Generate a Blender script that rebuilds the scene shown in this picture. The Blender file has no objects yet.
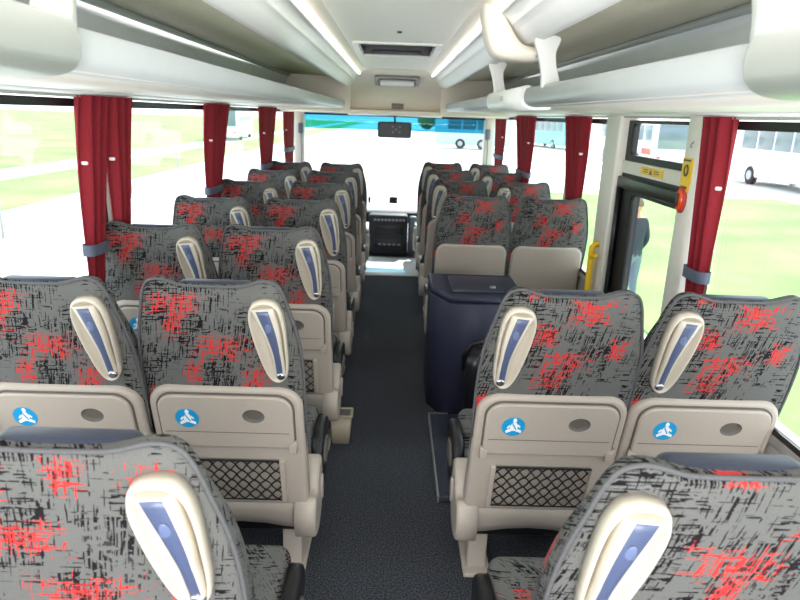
import bpy, bmesh, math, random
from mathutils import Vector, Matrix
from mathutils.geometry import tessellate_polygon
random.seed(4)
SC = bpy.context.scene
PI = math.pi
# ---------------------------------------------------------------- camera
H_EYE = 1.60
FPX = 640.0
TH = math.atan(184.7/FPX); PS = math.atan(11.5/FPX*math.cos(TH)); ROLL = 0.035
cd = bpy.data.cameras.new('camera'); cam = bpy.data.objects.new('camera', cd); SC.collection.objects.link(cam)
cd.sensor_width = 36; cd.lens = 36*FPX/800; cd.clip_start = 0.05; cd.clip_end = 800
r0 = Vector((math.cos(PS), -math.sin(PS), 0)); f0 = Vector((math.sin(PS)*math.cos(TH), math.cos(PS)*math.cos(TH), -math.sin(TH)))
u0 = r0.cross(f0)
rx = r0*math.cos(ROLL)+u0*math.sin(ROLL); ux = u0*math.cos(ROLL)-r0*math.sin(ROLL)
m3 = Matrix((rx, ux, -f0)).transposed()
cam.matrix_world = Matrix.Translation((0, 0, H_EYE)) @ m3.to_4x4()
SC.camera = cam
cd.dof.use_dof = True; cd.dof.focus_distance = 1.9; cd.dof.aperture_fstop = 5.6
# ---------------------------------------------------------------- world, sun, exposure
W = bpy.data.worlds.new('world'); SC.world = W; W.use_nodes = True
wn = W.node_tree.nodes; wl = W.node_tree.links
bg = wn['Background']
tc = wn.new('ShaderNodeTexCoord'); sx = wn.new('ShaderNodeSeparateXYZ'); cr = wn.new('ShaderNodeValToRGB')
wl.new(tc.outputs['Generated'], sx.inputs[0]); wl.new(sx.outputs['Z'], cr.inputs[0]); wl.new(cr.outputs[0], bg.inputs[0])
cr.color_ramp.elements[0].position = 0.0; cr.color_ramp.elements[0].color = (0.95, 0.97, 1.0, 1)
cr.color_ramp.elements[1].position = 0.6; cr.color_ramp.elements[1].color = (0.80, 0.88, 1.0, 1)
bg.inputs[1].default_value = 2.3
sd = bpy.data.lights.new('sun', 'SUN'); sd.energy = 8.0; sd.angle = math.radians(2); sd.color = (1, 0.98, 0.94)
sun = bpy.data.objects.new('sun', sd); SC.collection.objects.link(sun)
sun.rotation_euler = Vector((-0.22, -0.66, -0.78)).to_track_quat('-Z', 'Y').to_euler()
# daylight through the rear windscreen behind the camera
ad = bpy.data.lights.new('rear_window_daylight', 'AREA'); ad.shape = 'RECTANGLE'; ad.size = 2.0; ad.size_y = 1.0; ad.energy = 68
ad.color = (1.0, 0.98, 0.95)
ar = bpy.data.objects.new('rear_window_daylight', ad); SC.collection.objects.link(ar)
ar.location = (0, -1.5, 1.25); ar.rotation_euler = (math.radians(94), 0, 0)
vs = SC.view_settings
vs.view_transform = 'Standard'; vs.look = 'None'; vs.gamma = 1; vs.use_curve_mapping = False; vs.exposure = 0.35
SC.display_settings.display_device = 'sRGB'
try:
    SC.cycles.max_bounces = 10; SC.cycles.diffuse_bounces = 6; SC.cycles.transparent_max_bounces = 16
    SC.cycles.use_denoising = True
except Exception: pass
# ---------------------------------------------------------------- materials
def lin(c):
    return tuple(((x/255)/12.92 if x/255 <= .04045 else (((x/255)+.055)/1.055)**2.4) for x in c)+(1,)
def mat(name, rgb, rough=.5, metal=0, noise=0, nscale=40, bump=0, spec=None, coat=0):
    m = bpy.data.materials.new(name); m.use_nodes = True
    n = m.node_tree.nodes; l = m.node_tree.links; b = n['Principled BSDF']
    c = lin(rgb); b.inputs['Base Color'].default_value = c
    b.inputs['Roughness'].default_value = rough; b.inputs['Metallic'].default_value = metal
    if spec is not None: b.inputs['Specular IOR Level'].default_value = spec
    if coat: b.inputs['Coat Weight'].default_value = coat; b.inputs['Coat Roughness'].default_value = .15
    t = n.new('ShaderNodeTexCoord'); z = n.new('ShaderNodeTexNoise'); z.inputs['Scale'].default_value = nscale; z.inputs['Detail'].default_value = 3
    l.new(t.outputs['Object'], z.inputs['Vector'])
    if noise:
        r = n.new('ShaderNodeValToRGB'); l.new(z.outputs['Fac'], r.inputs[0])
        r.color_ramp.elements[0].position = .3; r.color_ramp.elements[1].position = .7
        r.color_ramp.elements[0].color = tuple(x*(1-noise) for x in c[:3])+(1,)
        r.color_ramp.elements[1].color = tuple(min(1, x*(1+noise)) for x in c[:3])+(1,)
        l.new(r.outputs[0], b.inputs['Base Color'])
    if bump:
        bp = n.new('ShaderNodeBump'); bp.inputs['Strength'].default_value = bump; bp.inputs['Distance'].default_value = .002
        l.new(z.outputs['Fac'], bp.inputs['Height']); l.new(bp.outputs[0], b.inputs['Normal'])
    return m
def glass(name, tint, refl=.06):
    m = bpy.data.materials.new(name); m.use_nodes = True
    n = m.node_tree.nodes; l = m.node_tree.links; n.remove(n['Principled BSDF'])
    t = n.new('ShaderNodeBsdfTransparent'); t.inputs[0].default_value = lin(tint)
    g = n.new('ShaderNodeBsdfGlossy'); g.inputs['Roughness'].default_value = .03
    x = n.new('ShaderNodeMixShader'); x.inputs[0].default_value = refl
    l.new(t.outputs[0], x.inputs[1]); l.new(g.outputs[0], x.inputs[2]); l.new(x.outputs[0], n['Material Output'].inputs[0])
    return m
def fabric(name, boxes):
    """grey weave with black cross-hatched strokes and brushed red patches"""
    m = bpy.data.materials.new(name); m.use_nodes = True
    n = m.node_tree.nodes; l = m.node_tree.links; b = n['Principled BSDF']; b.inputs['Roughness'].default_value = .95
    b.inputs['Specular IOR Level'].default_value = .15
    def mth(op, a, c=None, clamp=False):
        q = n.new('ShaderNodeMath'); q.operation = op; q.use_clamp = clamp
        for i, v in enumerate((a, c)):
            if v is None: continue
            if isinstance(v, (int, float)): q.inputs[i].default_value = v
            else: l.new(v, q.inputs[i])
        return q.outputs[0]
    t = n.new('ShaderNodeTexCoord'); s = n.new('ShaderNodeSeparateXYZ'); l.new(t.outputs['Object'], s.inputs[0])
    u = mth('ADD', s.outputs['X'], mth('MULTIPLY', s.outputs['Y'], .75))
    v = mth('ADD', s.outputs['Z'], mth('MULTIPLY', s.outputs['Y'], .27+.35))
    v = mth('SUBTRACT', v, 0)
    def comb(a, c, w=0.):
        q = n.new('ShaderNodeCombineXYZ'); l.new(a, q.inputs[0]); l.new(c, q.inputs[1]); q.inputs[2].default_value = w; return q.outputs[0]
    def noise(su, sv, w, det=1.5):
        q = n.new('ShaderNodeTexNoise'); q.inputs['Scale'].default_value = 1; q.inputs['Detail'].default_value = det
        l.new(comb(mth('MULTIPLY', u, su), mth('MULTIPLY', v, sv), w), q.inputs['Vector']); return q.outputs['Fac']
    def cells(sc, w):
        q = n.new('ShaderNodeTexVoronoi'); q.distance = 'CHEBYCHEV'; q.inputs['Scale'].default_value = 1
        l.new(comb(mth('MULTIPLY', u, sc), mth('MULTIPLY', v, sc*1.15), w), q.inputs['Vector'])
        r = n.new('ShaderNodeSeparateColor'); l.new(q.outputs['Color'], r.inputs[0]); return r.outputs
    c1 = cells(10, .3); c2 = cells(13, 5.7)
    # stroke fields
    hs = noise(18, 250, 1.0, 1.0); vsn = noise(235, 17, 7.0, 1.0)
    hm = mth('ADD', mth('MULTIPLY', c1[0], .20), .495); vm = mth('ADD', mth('MULTIPLY', c1[1], .20), .495)
    hk = mth('GREATER_THAN', hs, hm); vk = mth('GREATER_THAN', vsn, vm)
    bk = noise(70, 110, 3.0)
    plain = mth('GREATER_THAN', c2[2], .38)
    blk = mth('MULTIPLY', mth('MAXIMUM', hk, vk), plain)
    blk = mth('MULTIPLY', blk, mth('GREATER_THAN', bk, .42))
    # red
    mx = None
    for (cx, cz, hx, hz) in boxes:
        a = mth('DIVIDE', mth('ABSOLUTE', mth('SUBTRACT', u, cx)), hx); c = mth('DIVIDE', mth('ABSOLUTE', mth('SUBTRACT', v, cz)), hz)
        d = mth('SUBTRACT', 1.45, mth('MAXIMUM', a, c), True)
        mx = d if mx is None else mth('MAXIMUM', mx, d)
    # random extra patches away from the printed ones
    lowr = noise(9, 9, 11., 0)
    extra = mth('MULTIPLY', mth('GREATER_THAN', lowr, .68), mth('GREATER_THAN', mth('ABSOLUTE', mth('SUBTRACT', v, .98)), .21))
    mx = mth('MAXIMUM', mx, extra)
    hr = noise(22, 230, 21.); vr = noise(210, 22, 27.)
    br = mth('SUBTRACT', mth('MAXIMUM', hr, vr), .56)
    red = mth('GREATER_THAN', mth('ADD', mx, mth('MULTIPLY', br, 5.0)), .86)
    red = mth('MULTIPLY', red, mth('GREATER_THAN', mx, .06))
    def mix(f, a, c):
        q = n.new('ShaderNodeMix'); q.data_type = 'RGBA'; l.new(f, q.inputs[0])
        for i, x in ((6, a), (7, c)):
            if isinstance(x, tuple): q.inputs[i].default_value = x
            else: l.new(x, q.inputs[i])
        return q.outputs[2]
    weave = noise(500, 500, 2.)
    base = mix(weave, lin((80, 80, 79)), lin((110, 110, 107)))
    colr = mix(blk, base, lin((20, 19, 23)))
    colr = mix(red, colr, lin((188, 54, 52)))
    blk2 = mth('MULTIPLY', vk, mth('GREATER_THAN', bk, .52))
    colr = mix(mth('MULTIPLY', blk2, .8), colr, lin((30, 24, 28)))
    l.new(colr, b.inputs['Base Color'])
    bp = n.new('ShaderNodeBump'); bp.inputs['Strength'].default_value = .25; bp.inputs['Distance'].default_value = .001
    l.new(weave, bp.inputs['Height']); l.new(bp.outputs[0], b.inputs['Normal'])
    return m
M = {}
M['beige'] = mat('seat_plastic', (172, 161, 150), .5, noise=.02, nscale=90, bump=.15)
M['beige_in'] = mat('seat_plastic_inner', (160, 150, 140), .6, bump=.1)
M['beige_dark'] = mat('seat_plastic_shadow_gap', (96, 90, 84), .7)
M['cream'] = mat('handle_cream', (196, 187, 172), .4, noise=.02, nscale=60)
M['blue'] = mat('handle_blue_grey', (76, 86, 116), .35, coat=.15)
M['blue2'] = mat('handle_thumb_pad', (98, 110, 144), .3, coat=.2)
M['navy'] = mat('navy_leatherette', (44, 50, 68), .38, noise=.1, nscale=120, bump=.1)
M['pipe'] = mat('grey_piping', (84, 84, 86), .8, noise=.1, nscale=200)
M['black'] = mat('black_plastic', (20, 20, 23), .35, noise=.1)
M['gasket'] = mat('black_rubber', (16, 16, 18), .5, noise=.1)
M['chrome'] = mat('chrome', (200, 200, 205), .2, 1)
M['sticker'] = mat('sticker_blue', (20, 150, 205), .4)
M['white'] = mat('white_print', (240, 240, 240), .5)
M['net'] = mat('black_net_cord', (18, 17, 18), .8, noise=.1)
M['curtain'] = mat('red_curtain_cloth', (132, 16, 32), .85, noise=.12, nscale=160, bump=.2)
M['tie'] = mat('grey_tie_cloth', (92, 98, 116), .8, noise=.05)
M['trimw'] = mat('wall_trim_cream', (222, 218, 208), .5, noise=.02, nscale=30)
M['wallp'] = mat('wall_panel_grey', (176, 172, 168), .7, noise=.05, nscale=200)
M['rackw'] = mat('rack_white_satin', (230, 230, 227), .4, noise=.01, nscale=8)
M['lip'] = mat('rack_lip_satin', (164, 168, 168), .45, .0, noise=.02, nscale=12)
M['rackroof'] = mat('rack_roof_fabric', (206, 202, 184), .85, noise=.06, nscale=90, bump=.2)
M['trough'] = mat('rack_metal_back', (224, 227, 229), .4, .05, noise=.03, nscale=5)
M['underside'] = mat('rack_underside', (204, 198, 190), .5, noise=.03, nscale=100)
M['ceiling'] = mat('ceiling_panel', (244, 243, 234), .6, noise=.01, nscale=20)
M['bulk'] = mat('bulkhead_beige', (236, 226, 212), .55, noise=.01, nscale=20)
M['carpet'] = None
M['fridge'] = mat('fridge_navy', (40, 42, 64), .55, noise=.08, nscale=200, bump=.3)
M['yellow'] = mat('yellow_rail', (236, 190, 20), .4, noise=.03)
M['amber'] = mat('amber_plastic', (226, 72, 14), .25, coat=.5)
M['dash'] = mat('dash_black', (38, 40, 48), .6, noise=.1)
M['greyblue'] = mat('grey_blue_plastic', (128, 138, 156), .5, noise=.04)
M['glass'] = glass('window_glass', (250, 255, 254))
M['band'] = glass('teal_sun_band', (120, 190, 208), .05)
M['silver'] = mat('silver_trim', (190, 190, 192), .3, .8)
M['tan'] = mat('bin_tan', (158, 148, 128), .55, noise=.03)
def carpet():
    m = mat('speckled_carpet', (40, 44, 52), .95); n = m.node_tree.nodes; l = m.node_tree.links; b = n['Principled BSDF']
    t = n.new('ShaderNodeTexCoord'); z = n.new('ShaderNodeTexNoise'); z.inputs['Scale'].default_value = 170; z.inputs['Detail'].default_value = 2
    l.new(t.outputs['Object'], z.inputs['Vector']); r = n.new('ShaderNodeValToRGB'); l.new(z.outputs['Fac'], r.inputs[0])
    e = r.color_ramp.elements; e[0].position = .42; e[0].color = lin((24, 25, 29)); e[1].position = .68; e[1].color = lin((78, 82, 92))
    l.new(r.outputs[0], b.inputs['Base Color'])
    bp = n.new('ShaderNodeBump'); bp.inputs['Strength'].default_value = .6; bp.inputs['Distance'].default_value = .004
    l.new(z.outputs['Fac'], bp.inputs['Height']); l.new(bp.outputs[0], b.inputs['Normal']); return m
M['carpet'] = carpet()
def grass(name, a, c):
    m = mat(name, a, .95); n = m.node_tree.nodes; l = m.node_tree.links; b = n['Principled BSDF']
    t = n.new('ShaderNodeTexCoord'); z = n.new('ShaderNodeTexNoise'); z.inputs['Scale'].default_value = .35; z.inputs['Detail'].default_value = 8
    l.new(t.outputs['Object'], z.inputs['Vector']); r = n.new('ShaderNodeValToRGB'); l.new(z.outputs['Fac'], r.inputs[0])
    e = r.color_ramp.elements; e[0].position = .35; e[0].color = lin(a); e[1].position = .65; e[1].color = lin(c)
    l.new(r.outputs[0], b.inputs['Base Color']); return m
M['grass'] = grass('mown_grass', (100, 156, 70), (128, 178, 90))
M['asphalt'] = mat('pale_paving', (206, 206, 204), .9, noise=.05, nscale=3)
M['coachw'] = mat('coach_white_paint', (226, 226, 230), .3, noise=.02, nscale=2, coat=.4)
M['coachteal'] = mat('coach_teal_paint', (120, 180, 186), .35, noise=.02, nscale=2)
M['coachglass'] = mat('coach_dark_glass', (112, 122, 128), .12)
M['tyre'] = mat('tyre_rubber', (34, 34, 36), .8, noise=.1)
M['hub'] = mat('wheel_hub', (170, 172, 176), .4, .4)
M['leaf'] = grass('tree_leaves', (92, 120, 70), (140, 160, 96))
M['bark'] = mat('bark', (96, 84, 70), .9, noise=.2)
M['fence'] = mat('fence_grey', (150, 152, 148), .8, noise=.1)
M['skin'] = mat('skin', (206, 150, 128), .6, noise=.03)
M['jacket'] = mat('dark_jacket', (52, 56, 70), .85, noise=.1)
M['jeans'] = mat('grey_blue_trousers', (110, 120, 140), .85, noise=.1)
M['hair'] = mat('grey_hair', (120, 104, 92), .9, noise=.2)
M['redpaint'] = mat('red_paint', (180, 60, 60), .5); M['brick'] = mat('pale_house_wall', (214, 200, 176), .8, noise=.06); M['roof'] = mat('roof_tile', (160, 96, 76), .8, noise=.1)
def shift(bx): return bx
M['fabL'] = fabric('fabric_print_left', [(-.10, 1.085, .075, .026), (-.10, 1.045, .035, .05), (.035, .965, .08, .035), (-.03, .89, .03, .04), (-.12, .83, .045, .022), (.15, .86, .04, .05)])
M['fabR'] = fabric('fabric_print_right', [(.065, 1.09, .06, .035), (-.045, 1.02, .045, .035), (.04, .955, .075, .026), (.02, .90, .055, .035), (.18, .99, .03, .03), (-.17, .82, .04, .04), (-.10, 1.14, .03, .02)])
M['fabL1'] = fabric('fabric_print_front_left', [(-.115, 1.04, .035, .06), (-.06, .98, .07, .032), (.01, 1.09, .03, .03), (.04, .88, .085, .03), (.13, 1.08, .035, .03), (.20, .88, .03, .05)])
M['fabR1'] = fabric('fabric_print_front_right', [(.06, .985, .075, .032), (.075, .93, .03, .06), (.16, 1.06, .05, .03), (-.13, .99, .02, .04), (0, 1.135, .03, .02), (-.05, .83, .06, .03)])
M['fabC'] = fabric('fabric_print_cushion', [(.28, .62, .06, .03), (.45, .72, .05, .04), (.33, .78, .08, .03), (.52, .6, .04, .04)])
# ---------------------------------------------------------------- mesh helpers
class MB:
    def __init__(s): s.v = []; s.f = []; s.m = []; s.s = []
    def add(s, vs, fs, mi=0, smooth=True):
        o = len(s.v); s.v += [tuple(p) for p in vs]
        for f in fs: s.f.append(tuple(i+o for i in f)); s.m.append(mi); s.s.append(smooth)
    def box(s, x0, x1, y0, y1, z0, z1, mi=0):
        v = [(x, y, z) for x in (x0, x1) for y in (y0, y1) for z in (z0, z1)]
        s.add(v, [(0, 1, 3, 2), (4, 6, 7, 5), (0, 4, 5, 1), (2, 3, 7, 6), (0, 2, 6, 4), (1, 5, 7, 3)], mi, False)
    def rbox(s, x0, x1, y0, y1, z0, z1, r=.01, seg=3, mi=0, xf=None):
        bm = bmesh.new(); bmesh.ops.create_cube(bm, size=1)
        for v in bm.verts:
            v.co = Vector(((x0+x1)/2+v.co.x*(x1-x0), (y0+y1)/2+v.co.y*(y1-y0), (z0+z1)/2+v.co.z*(z1-z0)))
        r = min(r, .49*min(x1-x0, y1-y0, z1-z0))
        bmesh.ops.bevel(bm, geom=bm.edges[:], offset=r, segments=seg, profile=.5, affect='EDGES')
        bm.verts.index_update()
        vs_ = [xf(v.co) if xf else v.co.copy() for v in bm.verts]
        s.add(vs_, [tuple(v.index for v in f.verts) for f in bm.faces], mi, True); bm.free()
    def loft(s, rings, cap0=True, cap1=True, mi=0, closed=True, capsmooth=False):
        n = len(rings[0]); vs_ = [p for r in rings for p in r]; fs = []
        for i in range(len(rings)-1):
            for j in range(n if closed else n-1):
                k = (j+1) % n; fs.append((i*n+j, i*n+k, (i+1)*n+k, (i+1)*n+j))
        s.add(vs_, fs, mi, True)
        for on, r in ((cap0, rings[0]), (cap1, rings[-1])):
            if on:
                tr = tessellate_polygon([[Vector(p) for p in r]]); s.add(r, [tuple(t) for t in tr], mi, capsmooth)
    def tube(s, pts, r, n=8, mi=0, closed=False):
        pts = [Vector(p) for p in pts]; rings = []; L = len(pts); prev = None
        rr_ = r if isinstance(r, (list, tuple)) else [r]*L
        for i, p in enumerate(pts):
            a = pts[(i-1) % L] if (closed or i > 0) else p; b = pts[(i+1) % L] if (closed or i < L-1) else p
            t = (b-a).normalized()
            if prev is None:
                up = Vector((0, 0, 1)) if abs(t.z) < .9 else Vector((1, 0, 0)); nx = t.cross(up).normalized()
            else: nx = (prev-t*prev.dot(t)).normalized()
            prev = nx; ny = t.cross(nx)
            rings.append([tuple(p+(nx*math.cos(2*PI*k/n)+ny*math.sin(2*PI*k/n))*rr_[i]) for k in range(n)])
        if closed: rings.append(rings[0])
        s.loft(rings, not closed, not closed, mi)
    def slab(s, outline, mp, d0, d1, bev=0., holes=(), mi=0):
        """outline in 2D, mp(x, z, d) -> 3D; d0 far side, d1 near side (bevelled)"""
        def cap(loops, d, flip=False):
            polys = [[Vector((p[0], p[1], 0)) for p in L] for L in loops]
            tr = tessellate_polygon(polys); flat = [p for L in loops for p in L]
            s.add([mp(p[0], p[1], d) for p in flat], [tuple(t) for t in tr], mi, False)
        ins = inset(outline, bev) if bev else outline
        rings = [[mp(*p, d0) for p in outline], [mp(*p, d1-bev if d1 > d0 else d1+bev) for p in outline]]
        if bev:
            mid = inset(outline, bev*.35); rings.append([mp(*p, (d1-bev*.3) if d1 > d0 else d1+bev*.3) for p in mid])
            rings.append([mp(*p, d1) for p in ins])
        s.loft(rings, False, False, mi)
        cap([ins]+list(holes), d1); cap([outline]+list(holes), d0)
        for h in holes: s.loft([[mp(*p, d0) for p in h], [mp(*p, d1) for p in h]], False, False, mi)
    def build(s, name, mats, parent=None, **kw):
        me = bpy.data.meshes.new(name); me.from_pydata(s.v, [], s.f)
        if not isinstance(mats, (list, tuple)): mats = [mats]
        for m in mats: me.materials.append(m)
        me.polygons.foreach_set('material_index', s.m); me.polygons.foreach_set('use_smooth', s.s)
        bm = bmesh.new(); bm.from_mesh(me); bmesh.ops.remove_doubles(bm, verts=bm.verts[:], dist=1e-5)
        bmesh.ops.recalc_face_normals(bm, faces=bm.faces[:])
        bm.to_mesh(me); bm.free(); me.update()
        o = bpy.data.objects.new(name, me); SC.collection.objects.link(o)
        if parent: o.parent = parent
        for k, v in kw.items(): o[k] = v
        return o
def inset(poly, d):
    n = len(poly); out = []
    A = sum(poly[i][0]*poly[(i+1) % n][1]-poly[(i+1) % n][0]*poly[i][1] for i in range(n)); sg = 1 if A > 0 else -1
    for i in range(n):
        a = Vector(poly[i-1]); b = Vector(poly[i]); c = Vector(poly[(i+1) % n])
        e1 = (b-a); e2 = (c-b)
        if e1.length < 1e-9 or e2.length < 1e-9: out.append(tuple(b)); continue
        e1.normalize(); e2.normalize(); n1 = Vector((-e1.y, e1.x)); n2 = Vector((-e2.y, e2.x)); m = (n1+n2)
        if m.length < 1e-6: out.append(tuple(b)); continue
        m.normalize(); k = max(.5, m.dot(n1)); p = b+m*(d*sg/k); out.append((p.x, p.y))
    return out
def rr(x0, x1, z0, z1, r, n=5):
    """rounded rectangle; r = one radius or (bl, br, tr, tl)"""
    if not isinstance(r, tuple): r = (r,)*4
    out = []
    for (cx, cz, a0, q) in ((x0+r[0], z0+r[0], PI, r[0]), (x1-r[1], z0+r[1], 1.5*PI, r[1]), (x1-r[2], z1-r[2], 0, r[2]), (x0+r[3], z1-r[3], .5*PI, r[3])):
        for k in range(n+1):
            a = a0+k/n*PI/2; out.append((cx+q*math.cos(a), cz+q*math.sin(a)))
    return out
def ell(cx, cz, rx_, rz_, n=20, rot=0):
    return [(cx+rx_*math.cos(2*PI*k/n)*math.cos(rot)-rz_*math.sin(2*PI*k/n)*math.sin(rot), cz+rx_*math.cos(2*PI*k/n)*math.sin(rot)+rz_*math.sin(2*PI*k/n)*math.cos(rot)) for k in range(n)]
def catmull(pts, per=6, closed=True):
    out = []; n = len(pts)
    for i in range(n if closed else n-1):
        g = lambda k: Vector(pts[k % n]) if closed else Vector(pts[max(0, min(n-1, k))])
        p0, p1, p2, p3 = g(i-1), g(i), g(i+1), g(i+2)
        for k in range(per):
            t = k/per
            out.append(tuple(.5*((2*p1)+(p2-p0)*t+(2*p0-5*p1+4*p2-p3)*t*t+(3*p1-p0-3*p2+p3)*t**3)))
    if not closed: out.append(tuple(pts[-1]))
    return out
def empty(name, loc=(0, 0, 0), label=None, category=None, group=None, rz=0):
    o = bpy.data.objects.new(name, None); o.empty_display_size = .1; SC.collection.objects.link(o); o.location = loc; o.rotation_euler = (0, 0, rz)
    return tag(o, label, category, group)
def tag(o, label=None, category=None, group=None, kind=None):
    if label: o['label'] = label
    if category: o['category'] = category
    if group: o['group'] = group
    if kind: o['kind'] = kind
    return o
def children(o): return [c for c in bpy.data.objects if c.parent == o]
def copy_tree(o, parent=None):
    c = o.copy(); SC.collection.objects.link(c)
    if parent: c.parent = parent
    for ch in children(o): copy_tree(ch, c)
    return c
def structure(mb, name, mats): return mb.build(name, mats, kind='structure')
def extr(prof, y0, y1, cap=True, side=1, n=1):
    """profile [(x,z)] closed loop extruded along Y"""
    mb = MB(); ys = [y0+(y1-y0)*k/n for k in range(n+1)]
    mb.loft([[(side*x, y, z) for x, z in prof] for y in ys], cap, cap); return mb
def thick(path, t):
    """open 2D path -> closed loop offset by t"""
    L = len(path); off = []
    for i in range(L):
        a = Vector(path[max(0, i-1)]); b = Vector(path[min(L-1, i+1)]); e = (b-a).normalized(); off.append((path[i][0]-e.y*t, path[i][1]+e.x*t))
    return list(path)+off[::-1]

# ================================================================= SETTING
WX = 1.2; YB = -.6; YF = 7.85; SILL = .67; HEAD = 1.62
mb = MB(); mb.box(-1.22, 1.22, YB, 7.3, -.06, 0); mb.box(-1.22, 1.22, 7.3, 8.3, -.06, 0)
structure(mb, 'floor', M['carpet'])
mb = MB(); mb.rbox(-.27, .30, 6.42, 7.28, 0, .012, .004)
structure(mb, 'floor_front', mat('pale_sun_patch_vinyl', (206, 208, 208), .5, noise=.04))  # pale floor added where the sun lands, patch brightness put into its colour
mb = MB(); mb.box(-1.30, -1.222, YB, YF, -.1, SILL); mb.box(-1.26, -1.17, YB, YF, 1.625, 1.67)
structure(mb, 'wall_left', M['wallp'])
mb = MB(); mb.box(1.228, 1.30, YB, 2.58, -.1, SILL); mb.box(1.228, 1.30, 3.45, YF, -.1, SILL); mb.box(1.17, 1.26, YB, YF, 1.625, 1.67)
structure(mb, 'wall_right', M['wallp'])
# sills
for sgn, nm, spans in ((-1, 'left', [(YB, YF)]), (1, 'right', [(YB, 2.68), (3.5, YF)])):
    mb = MB()
    for a, b in spans:
        x0, x1 = sorted((sgn*1.212, sgn*1.26)); mb.rbox(x0, x1, a, b, SILL-.03, SILL+.012, .008)
    structure(mb, 'trim_'+('1' if sgn < 0 else '2'), M['silver'])
# roof over the ceiling and racks
mb = MB(); mb.box(-1.28, 1.28, YB, 6.9, 2.06, 2.12); mb.box(-1.28, -1.2, YB, YF, 1.67, 2.06); mb.box(1.2, 1.28, YB, YF, 1.67, 2.06); mb.box(-1.28, 1.28, 6.9, YF+.1, 2.0, 2.06)
structure(mb, 'wall_roof', M['wallp'])
# ceiling strip with hole for the hatch
def slabz(prof_holes, z0, z1, m, name, bev=0):
    mb = MB(); o, hs_ = prof_holes; mb.slab(o, lambda x, y, d: (x, y, d), z1, z0, bev, hs_); return structure(mb, name, m)
hatch = rr(-.225, .225, 3.80, 4.55, .02)
hatch = rr(-.225, .225, 3.80, 4.55, .02)
slabz(([(-.275, YB), (.275, YB), (.275, 5.9), (-.275, 5.9)], [hatch]), 1.985, 2.0, M['ceiling'], 'ceiling')
for s_, nm in ((-1, 3), (1, 4)):
    prof = [(.27, 1.986), (.305, 1.978), (.335, 1.955), (.345, 1.965), (.31, 1.995), (.27, 2.0)]
    structure(extr(prof, YB, 6.6, side=s_), 'trim_%d' % nm, M['bulk'])
# glowing strips added in both coves to brighten the ceiling, not known lamps
GLOWM = bpy.data.materials.new('added_strip_glow'); GLOWM.use_nodes = True
GLOWM.node_tree.nodes['Principled BSDF'].inputs['Emission Color'].default_value = (1, .98, .93, 1); GLOWM.node_tree.nodes['Principled BSDF'].inputs['Emission Strength'].default_value = 6
for s_, nm in ((-1, 'left'), (1, 'right')):
    t = empty('added_glow_strip', (s_*.337, 2.9, 1.958), 'long thin added glow strip brightening the ceiling along its %s edge' % nm, 'light')
    mb = MB(); mb.loft([[(s_*a, y, b) for a, b in ((-.004, .004), (-.010, -.003), (-.002, -.012), (.004, -.006))] for y in (-3.2, 3.3)]); mb.build('glow_bar', GLOWM, t)
# hatch
t = empty('roof_hatch', (0, 4.17, 1.985), 'dark rectangular roof hatch opening in the white ceiling strip', 'roof hatch')
mb = MB(); mb.slab(rr(-.25, .25, -.40, .41, .03), lambda x, y, d: (x, y, d), .0, -.012, .004, [rr(-.222, .222, -.365, .375, .02)]); mb.build('hatch_frame', M['rackw'], t)
mb = MB()
for a in ((-.222, -.214, -.365, .375), (.214, .222, -.365, .375), (-.222, .222, -.365, -.357), (-.222, .222, .367, .375)): mb.box(*a, 0, .06)
mb.box(-.222, .222, -.365, .375, .055, .062)
mb.build('hatch_well', M['black'], t)
mb = MB(); mb.rbox(-.16, .16, .30, .335, .0, .02, .008); mb.build('hatch_handle', mat('hatch_grey', (70, 70, 84), .5), t)
mb = MB(); mb.rbox(-.012, .012, -.012, .012, -.008, 0, .004); tag(mb.build('ceiling_sensor', M['black']), 'small dark sensor button in ceiling before the roof hatch', 'sensor').location = (.01, 3.3, 1.985)
# bulkhead at the front
bh = [(5.9, 1.985), (6.15, 1.978), (6.4, 1.95), (6.62, 1.90), (6.82, 1.82), (6.95, 1.73), (7.05, 1.66), (7.12, 1.615), (7.5, 1.59), (7.8, 1.58)]
mb = MB()
rg = []
for (y, z) in bh:
    w = .275+min(1, max(0, (y-5.9)/.35))*.21
    if y > 6.6: w = .485+(y-6.6)*.05
    rg.append([(-w, y, z), (-w*.9, y, z+.002), (0, y, z+.008), (w*.9, y, z+.002), (w, y, z), (w, y, z+.05), (-w, y, z+.05)])
mb.loft(rg); structure(mb, 'ceiling_front', M['bulk'])
mb = MB(); mb.rbox(-1.2, 1.2, 6.95, 7.9, 1.60, 1.645, .015); mb.box(-1.2, -.45, 6.62, 6.7, 1.62, 2.03); mb.box(.45, 1.2, 6.62, 6.7, 1.62, 2.03); mb.box(-1.2, -.5, 6.66, 7.9, 1.64, 1.66); mb.box(.5, 1.2, 6.66, 7.9, 1.64, 1.66)
structure(mb, 'wall_front', M['bulk'])
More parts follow.
